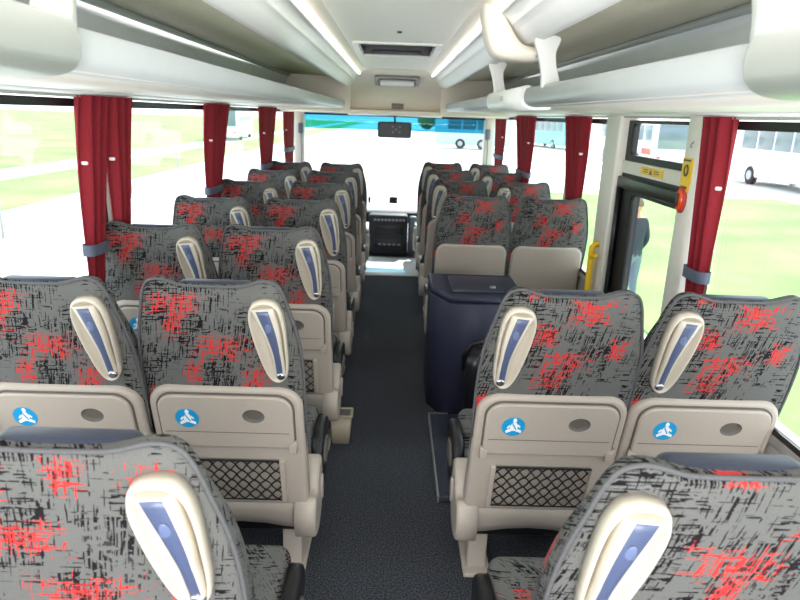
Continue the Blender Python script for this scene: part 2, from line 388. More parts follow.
# clock/monitor recess in bulkhead
t = empty('front_display_panel', (0.01, 6.5, 1.918), 'grey framed display recess in the beige front bulkhead below the roof hatch', 'display panel')
def bhm(x, s_, d): return (x, s_*.966+d*.26*-1, -s_*.26-d*.966)
mb = MB(); mb.slab(rr(-.215, .215, -.12, .14, .03), bhm, -.005, .012, .004, [rr(-.185, .185, -.09, .11, .02)]); mb.build('frame', mat('display_frame', (150, 146, 140), .5), t)
mb = MB(); mb.slab(rr(-.185, .185, -.09, .11, .02), bhm, -.01, .002); mb.build('back_panel', M['black'], t)
mb = MB(); mb.slab(rr(-.165, .165, -.02, .10, .02), bhm, .0, .022, .006); mb.build('screen_cover', M['rackw'], t)
t = empty('bulkhead_lamp', (.025, 7.0, 1.69), 'small dark rectangular lamp in middle of the beige front bulkhead', 'lamp')
mb = MB(); mb.rbox(-.065, .065, -.02, .01, -.03, .04, .012); mb.build('lamp_lens', mat('lamp_lens', (110, 92, 84), .4), t)
mb = MB(); mb.rbox(-.075, .075, -.008, .02, -.04, .05, .012); mb.build('lamp_frame', M['bulk'], t)
# windscreen
def plane_y(x0, x1, z0, z1, y, th=.006, bow=.12, tilt=0.):
    mb = MB(); n = 14; rgs = []
    for z in (z0, z1):
        f = []; b_ = []
        for k in range(n+1):
            x = x0+(x1-x0)*k/n; yy = y+bow*(1-(x/1.1)**2)-tilt*(z-.6); f.append((x, yy, z)); b_.append((x, yy+th, z))
        rgs.append(f+b_[::-1])
    mb.loft(rgs); return mb
structure(plane_y(-1.06, 1.06, .50, 1.42, 7.8), 'window_1', M['glass'])
structure(plane_y(-1.06, 1.06, 1.42, 1.60, 7.8), 'window_2', M['band'])
mb = MB(); mb.rbox(-1.06, 1.06, 7.72, 7.79, 1.575, 1.598, .008); o = mb.build('sun_blind', M['black']); tag(o, 'narrow black rolled sun blind along top of the windscreen', 'sun blind')
mb = MB()
for s_ in (-1, 1):
    x0, x1 = sorted((s_*1.05, s_*1.17)); mb.rbox(x0, x1, 7.68, 7.84, 0, 1.62, .02)
structure(mb, 'trim_5', M['trimw'])
# windows in side walls : (y0,y1)
wi = 3
def side_window(s_, y0, y1, z0=SILL+.01, z1=HEAD):
    global wi
    x = s_*1.235; a, b = sorted((x, x+s_*.008))
    mb = MB(); mb.box(a, b, y0, y1, z0, z1); w = mb.build('window_%d' % wi, M['glass'], kind='structure')
    mb = MB(); mp = lambda p, q, d: (s_*d, p, q)
    mb.slab(rr(y0, y1, z0, z1, .02), mp, 1.225, 1.21, 0, [rr(y0+.022, y1-.022, z0+.018, z1-.03, .03)])
    mb.build('window_gasket', M['gasket'], w, kind='structure'); wi += 1
tn = 6
def post(s_, y0, y1, x=1.195, z1=1.65, m='trimw'):
    global tn
    a, b = sorted((s_*x, s_*1.26)); mb = MB(); mb.rbox(a, b, y0, y1, SILL-.02, z1, .015); structure(mb, 'trim_%d' % tn, M[m]); tn += 1
LP = [1.0, 2.78, 4.5, 6.22]
edges = [YB]+LP+[7.7]
for i in range(len(edges)-1): side_window(-1, edges[i]+(.05 if i else 0), edges[i+1]-.05)
for y in LP: post(-1, y-.05, y+.05)
for a, b in ((YB, .95), (1.05, 2.40), (3.62, 4.42), (4.52, 6.03), (6.13, 7.7)): side_window(1, a, b)
for y in (1.0, 4.47, 6.08): post(1, y-.05, y+.05)
post(1, 2.475, 2.595, 1.15); post(1, 3.40, 3.62, 1.155)
# ---- door on the right
mb = MB()
mb.box(1.19, 1.25, 2.58, 3.42, 1.355, 1.415)
structure(mb, 'trim_%d' % tn, M['trimw']); tn += 1
mp = lambda p, q, d: (d, p, q)
# window above the door
mb = MB(); mb.box(1.228, 1.236, 2.60, 3.38, 1.42, 1.61); w = mb.build('window_%d' % wi, M['glass'], kind='structure'); wi += 1
mb = MB(); mb.slab(rr(2.58, 3.41, 1.415, 1.615, .02), mp, 1.24, 1.205, 0, [rr(2.62, 3.34, 1.445, 1.60, .02)]); mb.build('window_gasket', M['gasket'], w, kind='structure')
# door leaf
d = bpy.data.objects.new('door_1', None); SC.collection.objects.link(d); d['kind'] = 'structure'; d.location = (1.2, 3.1, 0)
mpd = lambda p, q, dd: (dd, p-3.1, q)
mb = MB(); mb.slab(rr(2.58, 3.44, -.5, 1.355, .03), mpd, .05, .0, .006, [rr(2.64, 3.24, -.3, 1.255, .03)]); mb.build('door_frame', M['gasket'], d, kind='structure')
mb = MB(); mb.box(.028, .034, -.47, .16, -.31, 1.27); mb.build('door_glass', M['glass'], d, kind='structure')
mb = MB(); mb.rbox(-.02, .0, -.50, .33, 1.275, 1.335, .008); mb.build('door_actuator_cover', M['black'], d, kind='structure')
mb = MB(); mb.tube([(-.015, .27, z) for z in (.2, .6, 1.0, 1.28)], .014, 8); mb.build('door_post', M['black'], d, kind='structure')
# labels
def label_plate(loc, w, h, name, lab, axis='x'):
    t = empty(name, loc, lab, 'sign')
    mb = MB(); mb.box(-.002, .002, -w/2, w/2, -h/2, h/2); mb.build('plate', M['yellow'], t)
    mb = MB()
    return t, mb
t, mb = label_plate((1.186, 2.98, 1.387), .26, .036, 'warning_sticker', 'long yellow warning sticker on cream bar above side door')
mb.add([(-.004, -.02, -.012), (-.004, .02, -.012), (-.004, 0, .014)], [(0, 1, 2)]); mb.box(-.004, -.003, .035, .095, -.006, -.002); mb.box(-.004, -.003, .035, .09, .004, .008); mb.box(-.004, -.003, -.095, -.035, -.006, -.002); mb.box(-.004, -.003, -.09, -.035, .004, .008)
mb.build('print', M['black'], t)
t, mb = label_plate((1.147, 2.535, 1.43), .085, .095, 'emergency_sticker', 'upper yellow sticker with ring symbol on cream post by red curtain')
mb.slab(ell(0, 0, .02, .024, 16), lambda a, b, d_: (d_, a, b), -.003, -.005, 0, [ell(0, 0, .012, .016, 16)]); mb.box(-.005, -.003, -.03, .03, .035, .042); mb.build('print', M['black'], t)
t, mb = label_plate((1.147, 2.535, 1.365), .07, .035, 'emergency_sticker', 'small lower yellow sticker just above the orange emergency valve')
mb.box(-.005, -.003, -.025, .025, -.004, .004); mb.build('print', M['black'], t)
t = empty('emergency_valve', (1.15, 2.54, 1.315), 'orange oval emergency door valve cover on the cream post', 'emergency valve')
mb = MB(); mb.slab(ell(0, 0, .036, .052, 24), lambda a, b, d_: (d_, a, b), 0, -.012, .003); mb.build('surround', M['redpaint'], t)
mb = MB(); mb.slab(ell(0, 0, .028, .043, 24), lambda a, b, d_: (d_, a, b), -.01, -.02, .006); mb.build('cover', M['amber'], t)
mb = MB(); mb.rbox(-.03, -.018, -.005, .005, -.025, .025, .003); mb.build('handle', M['black'], t)
t = empty('post_hook', (1.15, 2.52, 1.53), 'tiny grey coat hook high on the cream post', 'hook')
mb = MB(); mb.tube([(0, 0, .008), (-.010, 0, 0), (-.010, 0, -.008), (-.004, 0, -.010)], .003, 6); mb.build('hook_arm', M['greyblue'], t)
# yellow rail
t = empty('yellow_grab_rail', (1.12, 3.50, 0), 'bright yellow vertical grab rail beside the black side door', 'grab rail')
mb = MB(); mb.tube([(0, 0, 0), (0, .0, .2), (.0, 0, .9), (.0, 0, .93), (.01, 0, .945), (.045, 0, .95)], .017, 10); mb.build('rail_tube', M['yellow'], t)
mb = MB(); mb.tube([(0, 0, .87), (0, -.05, .885), (0, -.08, .90)], .011, 8); mb.build('side_hook', M['yellow'], t)
# step platform beside fridge
t = empty('step_cover', (.31, 2.85, 0), 'dark floor step panel with thin silver edge beside the aisle', 'step panel')
mb = MB(); mb.rbox(-.07, .5, -.44, .36, .0, .03, .004); mb.build('panel', mat('dark_blue_step', (36, 40, 54), .6, noise=.1), t)
mb = MB(); mb.box(-.078, .03, .36, .372, 0, .031); mb.box(-.078, -.07, -.44, .372, 0, .031); mb.build('edge_trim', M['silver'], t)

# ================================================================= LUGGAGE RACKS
def rack(s_, lab):
    t = empty('luggage_rack', (s_*.85, 3., 1.65), lab, 'luggage rack')
    inv = lambda pr: [(x, z) for x, z in pr]
    def ob(name, prof, y0, y1, m, n=1, parent=t):
        mbx = extr(prof, y0, y1, side=s_, n=n); mbx.v = [(x-s_*.85, y-3., z-1.65) for x, y, z in mbx.v]; return mbx.build(name, m, parent)
    lip = catmull([(.555, 1.648), (.525, 1.650), (.503, 1.664), (.497, 1.69), (.503, 1.713), (.513, 1.718), (.520, 1.712), (.525, 1.69), (.54, 1.668), (.58, 1.66)], 4)
    start = 1.05 if s_ < 0 else .94
    if s_ < 0: ob('lip', lip, start, 6.6, M['lip'])
    else: ob('lip', lip, start, 2.62, M['lip']); ob('lip', lip, 3.55, 6.6, M['lip'])
    # white covers over the joint of two bin sections
    big = catmull([(.60, 1.640), (.525, 1.641), (.492, 1.658), (.484, 1.69), (.490, 1.716), (.503, 1.727), (.528, 1.722), (.534, 1.69), (.55, 1.672), (.60, 1.664)], 4)
    ob('lip_cover', big, YB, start+.005, M['rackw'])
    if s_ > 0:
        ob('lip_cover', big, 2.60, 3.56, M['rackw'])
        mbx = MB(); mbx.slab(ell(3.05, 1.688, .03, .012, 16), lambda a, b, d_: (d_-s_*.85, a-3., b-1.65), .486, .480, .001); mbx.build('cover_button', M['underside'], t)
    ob('underside_panel', [(.52, 1.650), (1.06, 1.644), (1.06, 1.655), (.52, 1.660)], YB, 6.6, M['underside'])
    ob('underside_edge_panel', [(1.066, 1.642), (1.185, 1.632), (1.185, 1.655), (1.066, 1.655)], YB, 6.6, M['rackw'])
    back = thick([(.58, 1.662), (.80, 1.668), (.95, 1.69), (1.03, 1.74), (1.07, 1.81), (1.075, 1.88), (1.06, 1.945)], -.008)
    bk = ob('rear_panel', back, YB, 6.6, M['trough'])
    mbx = MB()
    for k in range(9):
        y = 1.9+k*.36; yy = y-3.
        mbx.add([(s_*(1.066-.85), yy, .162), (s_*(1.066-.85), yy+.12, .162), (s_*(1.071-.85), yy+.12, .176), (s_*(1.071-.85), yy, .176)], [(0, 1, 2, 3)])
    mbx.build('air_slots', M['black'], t)
    ob('rear_rail', catmull([(1.03, 1.935), (1.06, 1.93), (1.07, 1.95), (1.04, 1.955)], 4), YB, 6.6, M['lip'])
    ob('inner_roof', [(.55, 1.945), (1.07, 1.955), (1.07, 1.965), (.55, 1.957)], YB, 6.6, M['rackroof'])
    up = [(.55, 1.95), (.535, 1.905), (.515, 1.873), (.49, 1.858), (.465, 1.862), (.44, 1.878), (.42, 1.898), (.405, 1.915), (.40, 1.915), (.398, 1.922), (.385, 1.934), (.362, 1.948), (.36, 1.945), (.352, 1.952), (.33, 1.962), (.335, 1.99), (.45, 1.99), (.55, 1.97)]
    ob('upper_panel', up, YB, 6.6, M['rackw'])
    # straps between lip and upper panel
    def strap(y, m='rackw', w=.062):
        mbx = MB(); o = catmull([(.500, 1.705), (.494, 1.75), (.482, 1.80), (.462, 1.865), (.50, 1.878), (.548, 1.865), (.536, 1.82), (.543, 1.77), (.560, 1.715), (.53, 1.70)], 4)
        mbx.slab(o, lambda a, b, d_: (s_*(a-.85), d_-3., b-1.65), y+.03, y, .004); mbx.build('strap', M[m], t)
    strap(start-.005)
    if s_ > 0:
        strap(2.29); strap(3.38)
        arm = catmull([(.300, 2.0), (.302, 1.93), (.325, 1.85), (.355, 1.812), (.42, 1.800), (.50, 1.80), (.515, 1.815), (.50, 1.842), (.455, 1.850), (.425, 1.87), (.40, 1.905), (.375, 1.94), (.355, 1.975), (.345, 2.0)], 4)
        mbx = MB(); mbx.slab(arm, lambda a, b, d_: (s_*(a-.85), d_-3., b-1.65), 2.52, 2.39, .02); mbx.build('joint_bracket', M['bulk'], t)
    return t
rack(-1, 'white and grey overhead luggage rack along the left windows')
rack(1, 'white and grey overhead luggage rack above right windows with hanging brackets')

# ================================================================= CURTAINS
def curtain(s_, yt0, yt1, yb0, yb1, zb, lab, tie_z=None, npl=4, split=False):
    t = empty('window_curtain', (s_*1.16, (yt0+yt1)/2, 1.62), lab, 'curtain', None)
    yc = (yt0+yt1)/2; NZ = 26; NU = npl*10
    def pt(u, k, off=0):
        z = 1.632+(zb-1.632)*k/NZ
        f = k/NZ; e = f**.8
        y0 = yt0+(yb0-yt0)*e; y1 = yt1+(yb1-yt1)*e
        y = y0+(y1-y0)*u
        amp = .019*(1-.35*e); x = 1.16+amp*math.sin(u*npl*2*PI+.8*math.sin(3*f))+.006*math.sin(u*17+f*5)+off
        return (s_*x-s_*1.16, y-yc, z-1.62)
    mb = MB(); vs_ = []; fs = []
    for k in range(NZ+1):
        for j in range(NU+1): vs_.append(pt(j/NU, k))
    base = len(vs_)
    for k in range(NZ+1):
        for j in range(NU+1): vs_.append(pt(j/NU, k, .004))
    for q in (0, base):
        for k in range(NZ):
            for j in range(NU):
                a = q+k*(NU+1)+j; fs.append((a, a+1, a+NU+2, a+NU+1))
    for k in range(NZ):
        for j in (0, NU):
            a = k*(NU+1)+j; fs.append((a, a+NU+1, a+NU+1+base, a+base))
    mb.add(vs_, fs); mb.build('cloth', M['curtain'], t)
    if tie_z:
        f = (1.632-tie_z)/(1.632-zb); e = f**.8; y0 = yt0+(yb0-yt0)*e-yc; y1 = yt1+(yb1-yt1)*e-yc
        mb = MB(); w = s_
        pts = [(-.022, y0-.008), (-.028, (y0+y1)/2), (-.022, y1+.008), (.022, y1+.008), (.026, (y0+y1)/2), (.022, y0-.008)]
        pts = catmull([(w*a, b) for a, b in pts], 4)
        mb.loft([[(x, y, tie_z-1.62-.022) for x, y in pts], [(x, y, tie_z-1.62+.022) for x, y in pts]], False, False)
        mb.build('tie_band', M['tie'], t)
    mb = MB(); mb.slab(ell(0, 0, .009, .009, 12), lambda a, b, d_: (-w_*d_, a+(yt0-yc)*.62+.02, b-.27), .02, .028, .002) if False else None
    bx = pt(.12, 7); mb = MB(); mb.rbox(bx[0]-.012, bx[0]+.012, bx[1]-.007, bx[1]+.007, bx[2]-.007, bx[2]+.007, .005); mb.build('press_stud', M['white'], t)
    # rail clip
    return t
curtain(-1, 2.47, 2.70, 2.41, 2.48, .72, 'rear half of the nearest left red curtain, tied at seat height', 1.06, 3)
curtain(-1, 2.68, 2.94, 2.715, 2.735, .72, 'front half of the nearest left red curtain, narrowing to a point', 1.06, 3)
curtain(-1, 4.12, 4.66, 4.05, 4.24, .8, 'second red curtain from the rear on the left side', 1.10, 4)
curtain(-1, 5.75, 6.50, 5.82, 6.05, .8, 'third red curtain from the rear on the left side', 1.12, 4)
curtain(-1, 7.0, 7.62, 7.1, 7.5, .8, 'small red curtain on the left next to the windscreen pillar', 1.2, 3)
curtain(1, 2.27, 2.47, 2.30, 2.38, .72, 'large red curtain on the right beside orange emergency valve', 1.06, 3)
curtain(1, 3.96, 4.48, 4.0, 4.20, .8, 'red curtain on the right just in front of the side door', 1.05, 4)
curtain(1, 5.52, 6.32, 5.6, 5.9, .8, 'third red curtain from the rear on the right side', 1.14, 4)
curtain(1, 7.0, 7.6, 7.05, 7.4, .8, 'small red curtain on the right next to the windscreen pillar', 1.2, 3)

# ================================================================= SEATS
TL = .27; NN = math.sqrt(1+TL*TL)
def P(x, z, d): return (x, (1.155-z)*TL-d/NN, z-d*TL/NN)     # on the rear plane of the backrest, d = towards the rear
def make_seat(s_, tray, handle, fab, aisle, name='coach_chair'):
    """s_ = +1: aisle on +x side"""
    t = empty(name)
    # --- backrest
    half = [(0, 1.131), (.055, 1.132), (.085, 1.135), (.11, 1.143), (.135, 1.150), (.158, 1.148), (.176, 1.136), (.190, 1.105), (.203, 1.05), (.219, .98), (.229, .90), (.232, .80), (.230, .68), (.226, .5), (.222, .36), (.20, .33), (.1, .33), (0, .33)]
    half = [(x*1.035, z) for x, z in half]; full = half+[(-x, z) for x, z in half[-2:0:-1]]
    out = catmull([Vector(p) for p in full], 3); out = [tuple(p) for p in out]
    cen = (0, .8)
    def depth(z): return .05+.07*max(0, min(1, (1.12-z)/.4))
    rings = []
    sc = lambda k: [(cen[0]+(x-cen[0])*k, cen[1]+(z-cen[1])*k) for x, z in out]
    for (pl, dd) in ((sc(.4), .016), (sc(.8), .012), (inset(out, .012), .006), (inset(out, .004), .002), (out, -.006)):
        rings.append([P(x, z, dd) for x, z in pl])
    rings.append([P(x, z, -.4*depth(z)) for x, z in inset(out, .003)])
    rings.append([P(x, z, -depth(z)+.022) for x, z in inset(out, .014)])
    rings.append([P(x, z, -depth(z)) for x, z in inset(out, .034)])
    rings.append([P(x, z, -depth(z)+.006) for x, z in sc(.6)])
    mb = MB(); mb.loft(rings, capsmooth=True); mb.build('backrest', fab, t)
    mb = MB(); pp = [P(x, z, .003) for x, z in inset(out, .0005) if z > .60]
    k = max(range(len(out)), key=lambda i: 0); 
    top = [(x, z) for x, z in out if z > .62]; left = [p for p in top if p[0] < 0]; right = [p for p in top if p[0] >= 0]
    path = sorted(left, key=lambda p: (math.atan2(p[1]-.85, p[0])+PI*2) % (2*PI), reverse=True)
    path = sorted(top, key=lambda p: -((math.atan2(p[1]-.8, p[0])+PI/2) % (2*PI)))
    mb.tube([P(x, z, .003) for x, z in path], .0042, 6); mb.build('piping', M['pipe'], t)
    # head pad on the front top
    mb = MB(); mb.rbox(-.108, .108, .006, .072, 1.0, 1.141, .022, 4, xf=lambda c: (c.x*(1.0), c.y+(1.155-c.z)*TL, c.z-.006*abs(c.x/.12)**2)); mb.build('head_pad', M['navy'], t)
    # --- shell
    if tray:
        ol = rr(-.236, .236, .325, .805, (.02, .02, .07, .07), 7)
        ol = [(x*(1-.02*max(0, (z-.6)/.2)), z) for x, z in ol]
        nethole = rr(-.165, .165, .345, .528, .012, 3)
        mb = MB(); mb.slab(ol, P, -.03, .028, .012, [nethole]); mb.build('back_shell', M['beige'], t)
        mb = MB(); mb.slab(rr(-.166, .166, .344, .529, .01, 3), P, .008, .0175); mb.build('net_backing', M['beige_in'], t)
        # tray
        to = rr(-.204, .204, .585, .782, (.012, .012, .05, .05), 6); hx = .085 if True else -.085
        hole = ell(hx, .712, .034, .026, 24)
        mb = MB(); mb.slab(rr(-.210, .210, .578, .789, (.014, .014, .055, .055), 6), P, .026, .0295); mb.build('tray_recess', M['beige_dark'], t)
        mb = MB(); mb.slab(to, P, .028, .040, .005, [hole]); tr = mb.build('tray_table', M['beige'], t)
        mb = MB(); 
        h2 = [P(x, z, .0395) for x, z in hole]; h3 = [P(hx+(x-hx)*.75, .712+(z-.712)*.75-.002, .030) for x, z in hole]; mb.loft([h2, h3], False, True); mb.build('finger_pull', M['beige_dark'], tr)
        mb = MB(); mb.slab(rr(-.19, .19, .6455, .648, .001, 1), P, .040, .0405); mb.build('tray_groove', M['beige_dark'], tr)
        # seat-belt pictogram sticker
        sxc = -.118; mb = MB(); mb.slab(ell(sxc, .700, .036, .036, 28), P, .040, .041, 0, mi=0)
        g = lambda pts: mb.slab([(sxc+a*1.1, .702+b*1.4) for a, b in pts], P, .041, .0416, mi=1)
        g(ell(.002, .0165, .0055, .006, 12)); g([(-.008, -.012), (-.010, .0), (-.004, .010), (.008, .010), (.012, .0), (.010, -.012)])
        g([(.010, -.006), (.024, -.012), (.022, -.018), (.006, -.013)]); g([(-.010, -.006), (-.022, -.013), (-.019, -.019), (-.004, -.013)])
        g([(-.012, .004), (-.019, -.004), (-.016, -.007), (-.009, .0)]); g([(.012, .006), (.020, .0), (.018, -.004), (.010, .002)])
        mb.slab([(sxc-.007, .714), (sxc-.003, .715), (sxc+.011, .690), (sxc+.007, .689)], P, .0416, .0419, mi=0)
        mb.build('seatbelt_sticker', [M['sticker'], M['white']], tr)
        for q in (-1, 1):
            mb = MB(); mb.slab([(q*.186, .575), (q*.212, .575), (q*.212, .622), (q*.200, .612), (q*.188, .606)][::q], P, .034, .050, .003); mb.build('tray_latch', M['beige'], tr)
        # net: frame bar and lattice
        mb = MB(); q = s_
        mb.slab(rr(.150, .168, .345, .530, .004, 3) if s_ > 0 else rr(-.168, -.150, .345, .530, .004, 3), P, .02, .040, .004); mb.build('net_bar', M['beige'], t)
        mb = MB(); x0, x1, z0, z1 = -.162, .162, .350, .520; px = .037; H_ = z1-z0; rows = 4; slope = (H_/rows)/(px)
        k = -12
        for dr in (1, -1):
            for k in range(-8, 20):
                xs = x0+k*px; pts = []
                for j in range(0, 21):
                    zz = z0+H_*j/20; xx = xs+dr*(zz-z0)/slope if dr > 0 else xs+(H_-(zz-z0))/slope
                    if x0 <= xx <= x1: pts.append(P(xx, zz, .026+.003*math.sin(j*1.3)+(.002 if dr > 0 else 0)))
                if len(pts) > 1: mb.tube(pts, .0024, 4)
        mb.tube([P(x0, z1, .03), P(x1, z1, .03)], .003, 6); mb.tube([P(x0, z0, .03), P(x1, z0, .03)], .0025, 6)
        mb.build('storage_net', M['net'], t)
    else:
        ol = rr(-.234, .234, .325, .84, (.02, .02, .06, .06), 7); ol = [(x*(1-.05*max(0, (z-.6)/.2)), z) for x, z in ol]
        mb = MB(); mb.slab(ol, P, -.03, .026, .014); mb.build('back_shell', M['beige'], t)
    # --- base beam below the backrest
    yb = (1.155-.33)*TL
    prof = [(.0, .335), (-.020, .335), (-.020, .29), (-.012, .24), (.008, .205), (.04, .188), (.13, .185), (.16, .30), (.12, .335)]
    mb = MB(); x0, x1 = -.232, .232
    mb.loft([[(x, yb+a, b+.02*max(0, 1-((x-0)/.17)**2)*(1 if b < .25 else 0)) for a, b in prof] for x in (x0, x0+.02, -.15, -.08, 0, .08, .15, x1-.02, x1)]); mb.build('base_beam', M['beige'], t)
    mb = MB(); mb.rbox(-.2, .2, yb+.03, yb+.55, .17, .30, .02); mb.build('seat_frame', M['black'], t)
    # --- cushion
    mb = MB()
    def cx(c):
        b = 1-abs((c.x)/.22)**3; return (c.x, c.y, c.z+.012*b+.04*((c.y-.3)/.45))
    bmc = MB(); mb.rbox(-.218, .218, .26, .72, .29, .415, .035, 4, xf=cx); mb.build('seat_cushion', M['fabC'], t)
    # --- casing and armrest on the aisle side
    if aisle:
        q = s_; a, b = sorted((q*.215, q*.262)); mpx = lambda y, z, d_: (q*d_, y, z)
        co = catmull([(.20, .19), (.17, .27), (.20, .34), (.26, .33), (.30, .40), (.345, .42), (.385, .40), (.40, .32), (.39, .23), (.34, .18), (.27, .165)], 4)
        mb = MB(); mb.slab(co, mpx, .19, .262, .012); mb.build('recliner_casing', M['beige'], t)
        mb = MB(); mb.slab(ell(.345, .30, .022, .05, 20), mpx, .26, .270, .004); mb.build('recline_button', M['beige_in'], t)
        ao = catmull([(.40, .20), (.385, .30), (.41, .385), (.47, .43), (.56, .435), (.66, .425), (.70, .39), (.70, .34), (.66, .29), (.60, .22), (.50, .18)], 4)
        mb = MB(); mb.slab(ao, mpx, .218, .256, .014); mb.build('side_guard', M['black'], t)
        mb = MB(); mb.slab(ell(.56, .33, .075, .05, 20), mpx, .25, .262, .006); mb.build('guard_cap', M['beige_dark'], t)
    mb = MB(); lx = s_*.165; mb.rbox(lx-.035, lx+.035, yb+.06, yb+.14, 0, .20, .008); mb.rbox(lx-.05, lx+.05, yb+.02, yb+.22, 0, .02, .006); mb.build('leg', M['beige'], t)
    mb = MB(); lx = -s_*.165; mb.rbox(lx-.03, lx+.03, yb+.30, yb+.38, 0, .20, .008); mb.build('leg', M['beige'], t)
    # --- grab handle
    if handle:
        q = s_; cxh, czh = .155, .972; rot = .10
        def hm(a, b, d_):      # local a (towards aisle), b up; tilt
            ca, sa = math.cos(rot), math.sin(rot); x = a*ca+b*-sa*-1*-1; z = b*ca+a*sa
            a *= .95; b *= .95; x = a*ca-b*sa; z = b*ca+a*sa; return P(q*(cxh+x), czh+z, d_+.009)
        plate = catmull([(0, .142), (.032, .132), (.047, .10), (.050, .05), (.046, -.02), (.040, -.08), (.030, -.122), (.008, -.142), (-.016, -.134), (-.032, -.10), (-.044, -.04), (-.052, .03), (-.052, .09), (-.036, .13)], 4)
        plate = [tuple(p) for p in plate]
        def scl(pl, k): return [(a*k, b*(1-(1-k)*.45)) for a, b in pl]
        mb = MB()
        mb.loft([[hm(a, b, .0) for a, b in plate], [hm(a, b, .022) for a, b in plate], [hm(a, b, .030) for a, b in scl(plate, .94)], [hm(a, b, .030) for a, b in scl(plate, .88)], [hm(a, b, .020) for a, b in scl(plate, .80)], [hm(a, b, .012) for a, b in scl(plate, .55)], [hm(a, b, .010) for a, b in scl(plate, .2)]])
        gh = mb.build('grab_handle', M['cream'], t)
        # raised grip bar from top to the screw at the bottom, along the aisle side
        def bar(name, m, half, d0, d1, lift, tp=0, par=gh):
            mbx = MB(); rg_ = []
            K = 16
            for k in range(K+1):
                f = k/K; b = .122-.235*f+(0 if tp == 0 else -.006+.012*f); c = -.004+.016*f+.012*math.sin(PI*f)
                w = half(f); hgt = lift(f)
                rg_.append([hm(c-w, b, d0+hgt*.0), hm(c-w, b, d1+hgt-.004), hm(c-w*.8, b, d1+hgt), hm(c+w*.8, b, d1+hgt), hm(c+w, b, d1+hgt-.004), hm(c+w, b, d0)])
            mbx.loft(rg_); return mbx.build(name, m, par)
        lf = lambda f: .014*math.sin(PI*min(1, max(0, f*.9+.05)))**.8
        bar('grip_bar', M['cream'], lambda f: .033-.017*min(1, f*1.6), .010, .030, lf)
        bar('grip_insert', M['blue'], lambda f: .022-.011*min(1, f*1.6), .028, .0315, lf, 1)
        mb = MB(); rg_ = []
        for (k, dd) in ((1, 0), (.85, .0012), (.5, .0018)): rg_.append([hm(-.002+a*k, .055+b*k, .0315+lf(.28)+dd-.0015) for a, b in ell(.0095, 0, .0105, .024, 20)])
        mb.loft(rg_, capsmooth=True); mb.build('thumb_pad', M['blue2'], gh)
        mb = MB(); mb.slab(ell(.014, -.112, .014, .013, 20), hm, .02, .040, .005); mb.build('screw_cap', M['chrome'], gh)
    return t
KIND = dict(group=None)
def place(t, x, y, label, group):
    t.location = (x, y, 0); tag(t, label, 'bus seat', group)
    return t
LY = [.805, 1.70, 2.58, 3.46, 4.37, 5.25, 6.15]; RY = [.78, 1.70, 3.88, 4.85, 5.77, 6.68]
ordn = ['nearest', 'second', 'third', 'fourth', 'fifth', 'sixth', 'seventh']
protoLA = make_seat(1, True, True, M['fabL'], True); protoLW = make_seat(1, True, True, M['fabL'], False)
protoRA = make_seat(-1, True, True, M['fabR'], True); protoRW = make_seat(-1, True, True, M['fabR'], False)
protoRAp = make_seat(-1, False, True, M['fabR'], True); protoRWp = make_seat(-1, False, True, M['fabR'], False)
RAn = make_seat(-1, False, False, M['fabR'], True); RWn = make_seat(-1, False, False, M['fabR'], False)
L1 = make_seat(1, True, True, M['fabL1'], True); R1 = make_seat(-1, True, True, M['fabR1'], True)
GA = 'aisle seats on the left side'; GW = 'window seats on the left side'; HA = 'aisle seats on the right side'; HW = 'window seats on the right side'
place(L1, -.466, LY[0], 'very close grey and red patterned seat cropped in the bottom left corner', GA)
place(R1, .506, RY[0], 'very close grey and red patterned seat cropped in the bottom right corner', HA)
desc = ['', 'left aisle seat in second row, blue sticker and black net on back', 'left aisle seat in third row with small tan litter box beside it',
        'left aisle seat in fourth row from the camera', 'left aisle seat in fifth row from the camera with sunlit top edge', 'left aisle seat one row behind the frontmost left aisle seat', 'frontmost left aisle seat, beside the dark front console']
descw = ['', 'left window seat cropped by the left edge of the photo, blue sticker visible', 'left window seat beside the nearest left red curtains', 'left window seat in fourth row from the camera',
         'left window seat in fifth row from the camera', 'left window seat one row behind the frontmost left window seat', 'frontmost left window seat near the windscreen pillar']
for i in range(1, 7):
    a = protoLA if i == 1 else copy_tree(protoLA); place(a, -.489, LY[i], desc[i], GA)
    b = protoLW if i == 1 else copy_tree(protoLW); place(b, -.968, LY[i]-.02, descw[i], GW)
place(protoRA, .512, RY[1], 'right aisle seat behind the navy fridge, blue sticker and black net on its back', HA)
place(protoRW, .982, RY[1], 'right window seat cropped by the right edge with blue sticker, below right red curtain', HW)
place(RAn, .508, RY[2], 'right aisle seat with plain beige back just ahead of the navy fridge', HA)
place(RWn, .988, RY[2], 'right window seat with plain beige back beside the yellow rail', HW)
dr = ['', '', '', 'right aisle seat one row ahead of the plain backed seats', 'right aisle seat second from the front', 'frontmost right aisle seat']
dw = ['', '', '', 'right window seat one row ahead of the plain backed seats', 'right window seat second from the front', 'frontmost right window seat']
for i in range(3, 6):
    a = protoRAp if i == 3 else copy_tree(protoRAp); place(a, .505, RY[i], dr[i], HA)
    b = protoRWp if i == 3 else copy_tree(protoRWp); place(b, .985, RY[i], dw[i], HW)

